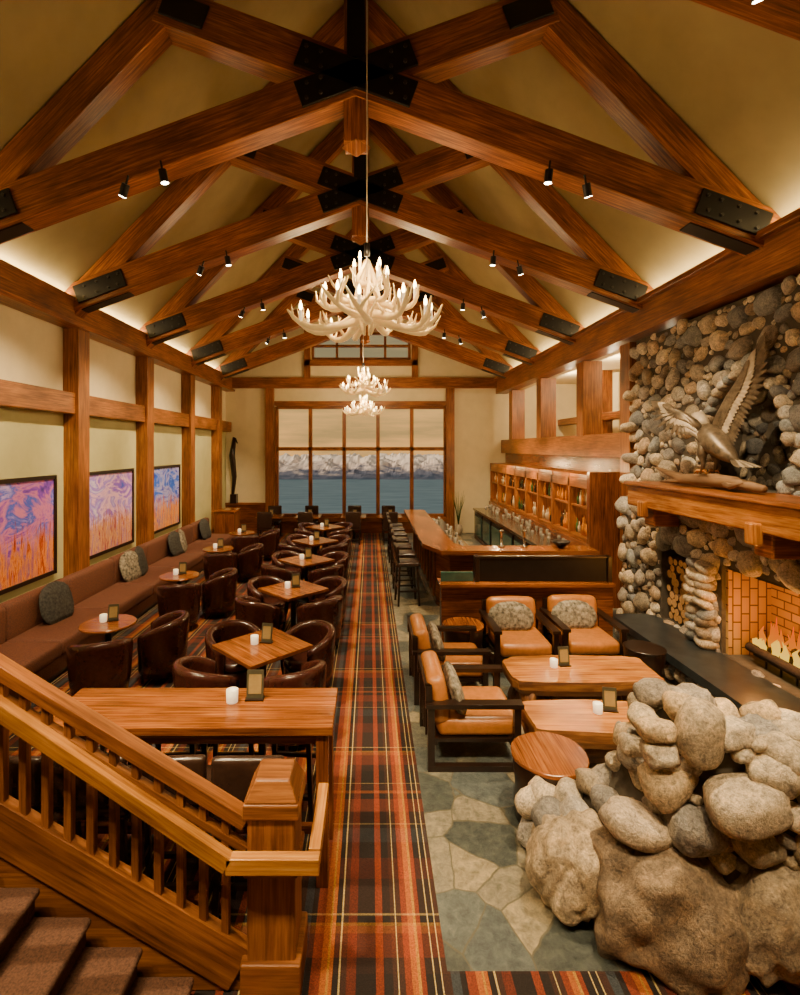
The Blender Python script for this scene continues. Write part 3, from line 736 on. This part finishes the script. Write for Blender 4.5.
def lounge():
    m=MB(); W=.78;D=.82
    for sx in (-1,1):
        x=sx*(W/2-.03)
        m.box(x-.03,x+.03,-D/2,D/2,0,.05,M_dark); m.box(x-.03,x+.03,D/2-.06,D/2,.05,.56,M_dark); m.box(x-.03,x+.03,-D/2,-D/2+.06,.05,.56,M_dark)
        m.box(x-.05,x+.05,-D/2-.02,D/2+.02,.56,.60,M_dark)
    m.box(-W/2+.03,W/2-.03,D/2-.09,D/2-.03,.22,.28,M_dark); m.box(-W/2+.03,W/2-.03,-D/2+.03,-D/2+.09,.22,.28,M_dark)
    m.box(-W/2+.05,W/2-.05,-D/2+.04,D/2-.04,.235,.265,M_dark)
    m.rbox(0,.05,.35,W-.14,.72,.17,.05,M_tan,bulge=.06)
    T=Matrix.Translation((0,-.30,.58))@Matrix.Rotation(.16,4,'X')
    m.rbox(0,0,0,W-.14,.17,.44,.06,M_tan,T,bulge=.06)
    for i in range(5): m.cbox(-.24+i*.12,-D/2+.0,.48,.02,.02,.46,M_dark)
    m.box(-W/2+.03,W/2-.03,-D/2-.02,-D/2+.03,.70,.74,M_dark)
    m.box(-W/2+.02,-W/2+.07,-D/2-.02,-D/2+.04,.55,.74,M_dark); m.box(W/2-.07,W/2-.02,-D/2-.02,-D/2+.04,.55,.74,M_dark)
    T=Matrix.Translation((.05,-.12,.58))@Matrix.Rotation(.3,4,'X'); m.rbox(0,0,0,.46,.10,.32,.05,M_pilg,T,bulge=.35)
    return m.mesh('lounge_armchair')
ME_l=lounge()
place(ME_l,'lounge_armchair',(.92,4.78,.003),-math.pi/2,.006)
place(ME_l,'lounge_armchair',(.90,5.92,.003),-math.pi/2,.006)
place(ME_l,'lounge_armchair',(1.93,6.55,.003),math.pi,.006)
place(ME_l,'lounge_armchair',(2.80,6.62,.003),math.pi,.006)
def coffee(name,loc,L,W,H,seed,rz=0):
    m=MB(); pts=[]; n=48
    for i in range(n):
        a=2*math.pi*i/n; c,s_=math.cos(a),math.sin(a)
        x=L/2*math.copysign(abs(c)**.22,c); y=W/2*math.copysign(abs(s_)**.3,s_)
        k=1+.06*noise.noise(Vector((c*2+seed,s_*2,seed))); pts.append((x*k,y*(k+.06*math.sin(x*5+seed))))
    rings=[[(x*k,y*k,z) for x,y in pts] for k,z in ((.93,H-.15),(1.0,H-.09),(1.0,H-.03),(.985,H))]
    m.loft(rings,M_bark,smooth=False,caps=False)
    m.add([(x*.985,y*.985,H) for x,y in pts],[tuple(range(n))],M_live); m.add([(x*.93,y*.93,H-.15) for x,y in pts],[tuple(reversed(range(n)))],M_bark)
    for sx in (-1,1):
        for k in range(3):
            m.lathe([(.11,0),(.13,.08),(.09,.2),(.13,H-.13)],M_bark,(sx*L*.33+U(-.08,.08),(k-1)*W*.24,0),12,wob=.5,seed=seed+k+sx)
        m.blob((sx*L*.32,0,.12),(.18,W*.38,.11),M_bark,sub=3,amp=.3,rot=Matrix.Identity(3))
    m.blob((0,0,.16),(L*.32,.09,.09),M_bark,sub=3,amp=.3,rot=Matrix.Identity(3))
    m.build(name,loc,rz)
coffee('live_edge_coffee_table',(2.27,5.42,.003),1.60,.66,.46,2.3,.02)
coffee('live_edge_coffee_table',(2.02,4.46,.003),1.25,.54,.46,7.7,-.03)
deco(2.1,5.42,.463,.1,.1); deco(2.15,4.48,.463,-.2,.1)
def stump(loc,r,H,seed,tm=None):
    m=MB(); m.lathe([(r*.92,0),(r*.97,.1),(r*.93,H*.5),(r,H-.04),(r*.98,H-.03)],M_dark,n=28,wob=.08,seed=seed)
    m.lathe([(r*1.02,H-.03),(r*1.03,H-.005),(r*1.0,H)],tm or M_table,n=28,wob=.08,seed=seed,smooth=False)
    m.build('stump_side_table',loc)
stump((1.38,3.86,.003),.28,.5,1.5); stump((1.25,6.68,.003),.27,.5,4.5); stump((3.27,5.95,.003),.22,.48,9.1,M_dark)

def stool(back=True):
    m=MB(); sh=.74
    for sx in (-1,1):
        for sy in (-1,1): m.beam((sx*.2,sy*.19,0),(sx*.17,sy*.16,sh-.04),.035,.035,M_dark,up=(0,1,0))
    for sx in (-1,1): m.box(sx*.19-.012,sx*.19+.012,-.18,.18,.25,.28,M_dark)
    m.box(-.19,.19,.165,.19,.2,.23,M_dark); m.box(-.19,.19,-.19,-.165,.3,.33,M_dark)
    m.rbox(0,0,sh,.42,.42,.09,.04,M_seatdk)
    if back:
        m.rbox(0,-.20,sh+.2,.42,.06,.28,.028,M_seatdk)
        for sx in (-1,1): m.beam((sx*.18,-.17,sh-.02),(sx*.18,-.21,sh+.3),.03,.03,M_dark,up=(0,1,0))
    return m.mesh('bar_stool')
ME_s=stool(); ME_s2=stool(False)
for x in (-.70,-1.16,-1.62,-2.08): place(ME_s,'bar_stool',(x,3.06,.006),U(-.06,.06))
for x in (-.62,-1.08,-1.54,-2.0): place(ME_s2,'backless_stool',(x,3.95,.006),math.pi+U(-.1,.1))
for y in (9.2,9.95,10.7,11.45,12.2,12.95,13.6): place(ME_s,'bar_stool',(.68,y,.003),-math.pi/2+U(-.15,.15))
m=MB()
for k in range(4): m.box(-2.15,-.24,3.2+k*.135,3.2+(k+1)*.135-.003,1.0,1.055,M_table)
for x in (-2.08,-.31):
    for y in (3.27,3.67): m.box(x-.04,x+.04,y-.04,y+.04,0,1.0,M_bar)
m.box(-2.08,-.31,3.25,3.29,.92,1.0,M_bar); m.box(-2.08,-.31,3.65,3.69,.92,1.0,M_bar); m.box(-2.08,-.31,3.45,3.49,.18,.24,M_bar)
m.build('communal_high_table',(0,0,ZC),bevel=.006)
deco(-.85,3.5,1.059,.0,.12)

# paintings
PV=[([(.3,(.05,.03,.28)),(.42,(.22,.07,.60)),(.5,(.70,.22,.45)),(.58,(.05,.12,.75)),(.7,(.60,.42,.85))],[(.3,(.03,.01,.02)),(.42,(.50,.05,.01)),(.5,(.90,.32,.02)),(.58,(.20,.04,.30)),(.68,(.95,.60,.22))]),
    ([(.3,(.06,.12,.80)),(.42,(.35,.16,.80)),(.5,(.95,.60,.80)),(.58,(.30,.18,.90)),(.7,(.9,.8,.95))],[(.3,(.05,.02,.05)),(.42,(.45,.05,.12)),(.5,(.85,.48,.14)),(.58,(.25,.06,.50)),(.68,(.95,.75,.55))]),
    ([(.3,(.01,.03,.6)),(.42,(.02,.16,1.0)),(.52,(.5,.5,1.0)),(.62,(.04,.07,.8))],[(.3,(.03,.01,.02)),(.42,(.80,.12,.01)),(.5,(1.0,.48,.04)),(.6,(.06,.05,.6))])]
for i,(y0,y1) in enumerate(((5.9,7.62),(8.42,10.12),(10.9,12.6))):
    c=(y0+y1)/2; m=MB(); m.box(0,.03,-(y1-y0)/2,(y1-y0)/2,-.72,.72,paintmat('painting_canvas',3.7*i+1,*PV[i]))
    h=(y1-y0)/2
    for a in (-1,1): m.box(0,.05,a*h-.03,a*h+.03,-.75,.75,M_dark); m.box(0,.05,-h,h,a*.72-.03,a*.72+.03,M_dark)
    m.build('painting',(XL+.015,c,1.69))
m=MB(); m.tube([(-4.55,16.6,1.3),(-4.5,16.6,1.9),(-4.58,16.6,2.6),(-4.5,16.6,3.2),(-4.4,16.6,3.0)],[.05,.08,.1,.06,.02],M_dark,10)
m.box(-4.62,-4.42,16.5,16.74,1.02,1.32,M_dark); m.build('wall_sculpture')
m=MB(); m.box(-4.5,-3.9,14.4,15.0,0,1.0,M_post); m.box(-4.53,-3.87,14.37,15.03,1.0,1.05,M_table)
for k in (0,1): m.box(-4.46+.29*k,-4.20+.29*k,14.385,14.4,.1,.92,M_bar)
m.build('host_cabinet',(0,0,ZC),bevel=.006)
m=MB(); m.lathe([(.1,0),(.14,.15),(.12,.3),(.08,.34)],M_pale,(2.9,16.4,0.003),14)
for k in range(14):
    a=k*.9; m.tube([(2.9,16.4,.3),(2.9+.08*math.cos(a),16.4+.08*math.sin(a),.8),(2.9+.22*math.cos(a),16.4+.2*math.sin(a),1.2+.02*k)],[.012,.01,.003],M_bottleG,5)
m.build('potted_plant')

# ---------------------------------------------------------------- staircase
m=MB(); n=8
for k in range(n):
    x1=-.93-.262*k; z1=.152*(k+1)
    m.box(-3.3,x1,1.0,2.56,z1-.147,z1-.03,M_step); m.rbox((x1-3.3)/2+.02,1.78,z1-.02,(x1+3.3)+.03,1.56,.045,.02,M_step)
m.build('carpeted_staircase')
m=MB(); m.box(XL,-3.32,YB,2.56,0,1.2,M_step); m.box(-3.3,2.5,YB,.8,1.0,1.2,M_step); m.build('floor_landing')
m=MB(); sl=.59
m.beam((-.68,2.64,.12),(-3.3,2.64,.12+2.62*sl),.07,.24,M_guard)
m.prism([(-.68,.01),(-.68,.05),(-3.3,.05+2.62*sl),(-3.3,.01)],2.62,2.67,M_guard,'y')
m.beam((-.65,2.64,.89),(-3.3,2.64,.89+2.65*.615),.09,.07,M_guard)
m.beam((-.65,2.64,.74),(-3.3,2.64,.74+2.65*.61),.05,.04,M_guard)
x=-.76
while x>-3.3:
    u=-.62-x; m.box(x-.02,x+.02,2.618,2.662,.15+u*sl,.87+u*.615,M_guard); x-=.118
m.beam((-.70,2.48,.79),(-3.2,2.48,.79+2.5*.675),.06,.08,M_rail)
m.beam((-.71,2.48,.79),(-.25,2.48,.79),.06,.08,M_rail); m.beam((-.28,2.52,.79),(-.28,3.02,.79),.06,.08,M_rail)
for x in (-.9,-1.9,-2.9):
    z=.76+(-.7-x)*.675; m.cyl((x,2.48,z-.02),(x,2.62,z-.08),.012,M_black,8)
m.build('stair_railing',bevel=.008)
m=MB(); nx,ny=-.51,2.70
m.cbox(nx,ny,.5,.25,.25,.98,M_guard); m.cbox(nx,ny,.11,.31,.31,.2,M_guard); m.cbox(nx,ny,.66,.28,.28,.04,M_guard); m.cbox(nx,ny,.98,.29,.29,.08,M_guard)
m.add([(nx-.14,ny-.14,1.02),(nx+.14,ny-.14,1.02),(nx+.14,ny+.14,1.02),(nx-.14,ny+.14,1.02),(nx-.09,ny-.09,1.12),(nx+.09,ny-.09,1.12),(nx+.09,ny+.09,1.12),(nx-.09,ny+.09,1.12)],
      [(0,3,2,1),(4,5,6,7),(0,1,5,4),(1,2,6,5),(2,3,7,6),(3,0,4,7)],M_guard)
m.build('newel_post',bevel=.01)

# ---------------------------------------------------------------- exterior
M_lake,nt,b=newmat('lake_water')
n=noisetex(nt,mapping(nt,'Object',(.02,.12,1)),1,4)
nt.links.new(ramp(nt,n,[(.3,(.07,.16,.23)),(.7,(.20,.33,.42))]),b.inputs['Base Color']); b.inputs['Roughness'].default_value=.6
m=MB(); m.add([(-1500,25,-48),(1500,25,-48),(1500,1400,-48),(-1500,1400,-48)],[(0,1,2,3)],M_lake); m.build('lake')
M_mt,nt,b=newmat('snow_mountain')
v=mapping(nt,'Object',(.035,.035,.11)); n=noisetex(nt,v,.9,6,.6)
t=nt.nodes.new('ShaderNodeTexCoord'); s=nt.nodes.new('ShaderNodeSeparateXYZ'); nt.links.new(t.outputs['Object'],s.inputs[0])
hh=math_(nt,'ADD',math_(nt,'MULTIPLY',math_(nt,'ADD',s.outputs[2],48),.018),math_(nt,'MULTIPLY',n,.9))
nt.links.new(ramp(nt,hh,[(.40,(.05,.08,.14)),(.62,(.18,.19,.26)),(.78,(.85,.70,.60)),(1,(1.0,.88,.75))]),b.inputs['Base Color']); b.inputs['Roughness'].default_value=.9
nx_,ny_=260,28; vs=[];fs=[]
for j in range(ny_):
    for i in range(nx_):
        x=-550+1100*i/(nx_-1); y=800+12*j; t=min(1,j/15)
        h=((1-abs(noise.noise(Vector((x*.014,y*.010,0))))*2.2)*20+(1-abs(noise.noise(Vector((x*.04,y*.03,4))))*2)*11+noise.noise(Vector((x*.12,y*.12,7)))*5+10)*t
        vs.append((x,y,-49+max(0,h)))
for j in range(ny_-1):
    for i in range(nx_-1): a=j*nx_+i; fs.append((a,a+1,a+nx_+1,a+nx_))
m=MB(); m.add(vs,fs,M_mt,None,False); m.build('mountain_range')
l=bpy.data.lights.new('sun','SUN'); l.energy=3.6; l.color=(1,.76,.5); l.angle=.02
o=bpy.data.objects.new('sun',l); bpy.context.scene.collection.objects.link(o); o.rotation_euler=(math.radians(68),0,math.radians(-60))
w=bpy.data.worlds.new('sky'); bpy.context.scene.world=w; w.use_nodes=True; nt=w.node_tree
bg=nt.nodes['Background']; t=nt.nodes.new('ShaderNodeTexCoord'); s=nt.nodes.new('ShaderNodeSeparateXYZ'); nt.links.new(t.outputs['Generated'],s.inputs[0])
mp=nt.nodes.new('ShaderNodeMapping'); mp.inputs['Scale'].default_value=(1,1,9); nt.links.new(t.outputs['Generated'],mp.inputs[0])
n=noisetex(nt,mp.outputs[0],2.6,6)
c=ramp(nt,s.outputs[2],[(0,(1.0,.52,.15)),(.05,(.85,.48,.15)),(.13,(.54,.37,.14)),(.4,(.22,.22,.2)),(1,(.16,.2,.25))])
sh=ramp(nt,n,[(.38,(.65,.72,.8)),(.62,(1.3,1.18,1.0))])
nt.links.new(mixc(nt,1,c,sh,'MULTIPLY'),bg.inputs[0]); bg.inputs[1].default_value=1.0

# ---------------------------------------------------------------- camera
cam=bpy.data.cameras.new('camera'); co=bpy.data.objects.new('camera',cam); bpy.context.scene.collection.objects.link(co)
cam.sensor_fit='VERTICAL'; cam.sensor_height=24; cam.lens=24*500/995
cam.shift_x=30/995; cam.shift_y=-49.5/995
cam.clip_start=.05; cam.clip_end=3000
co.location=(0,0,2.85); co.rotation_euler=(math.pi/2,0,0)
bpy.context.scene.camera=co
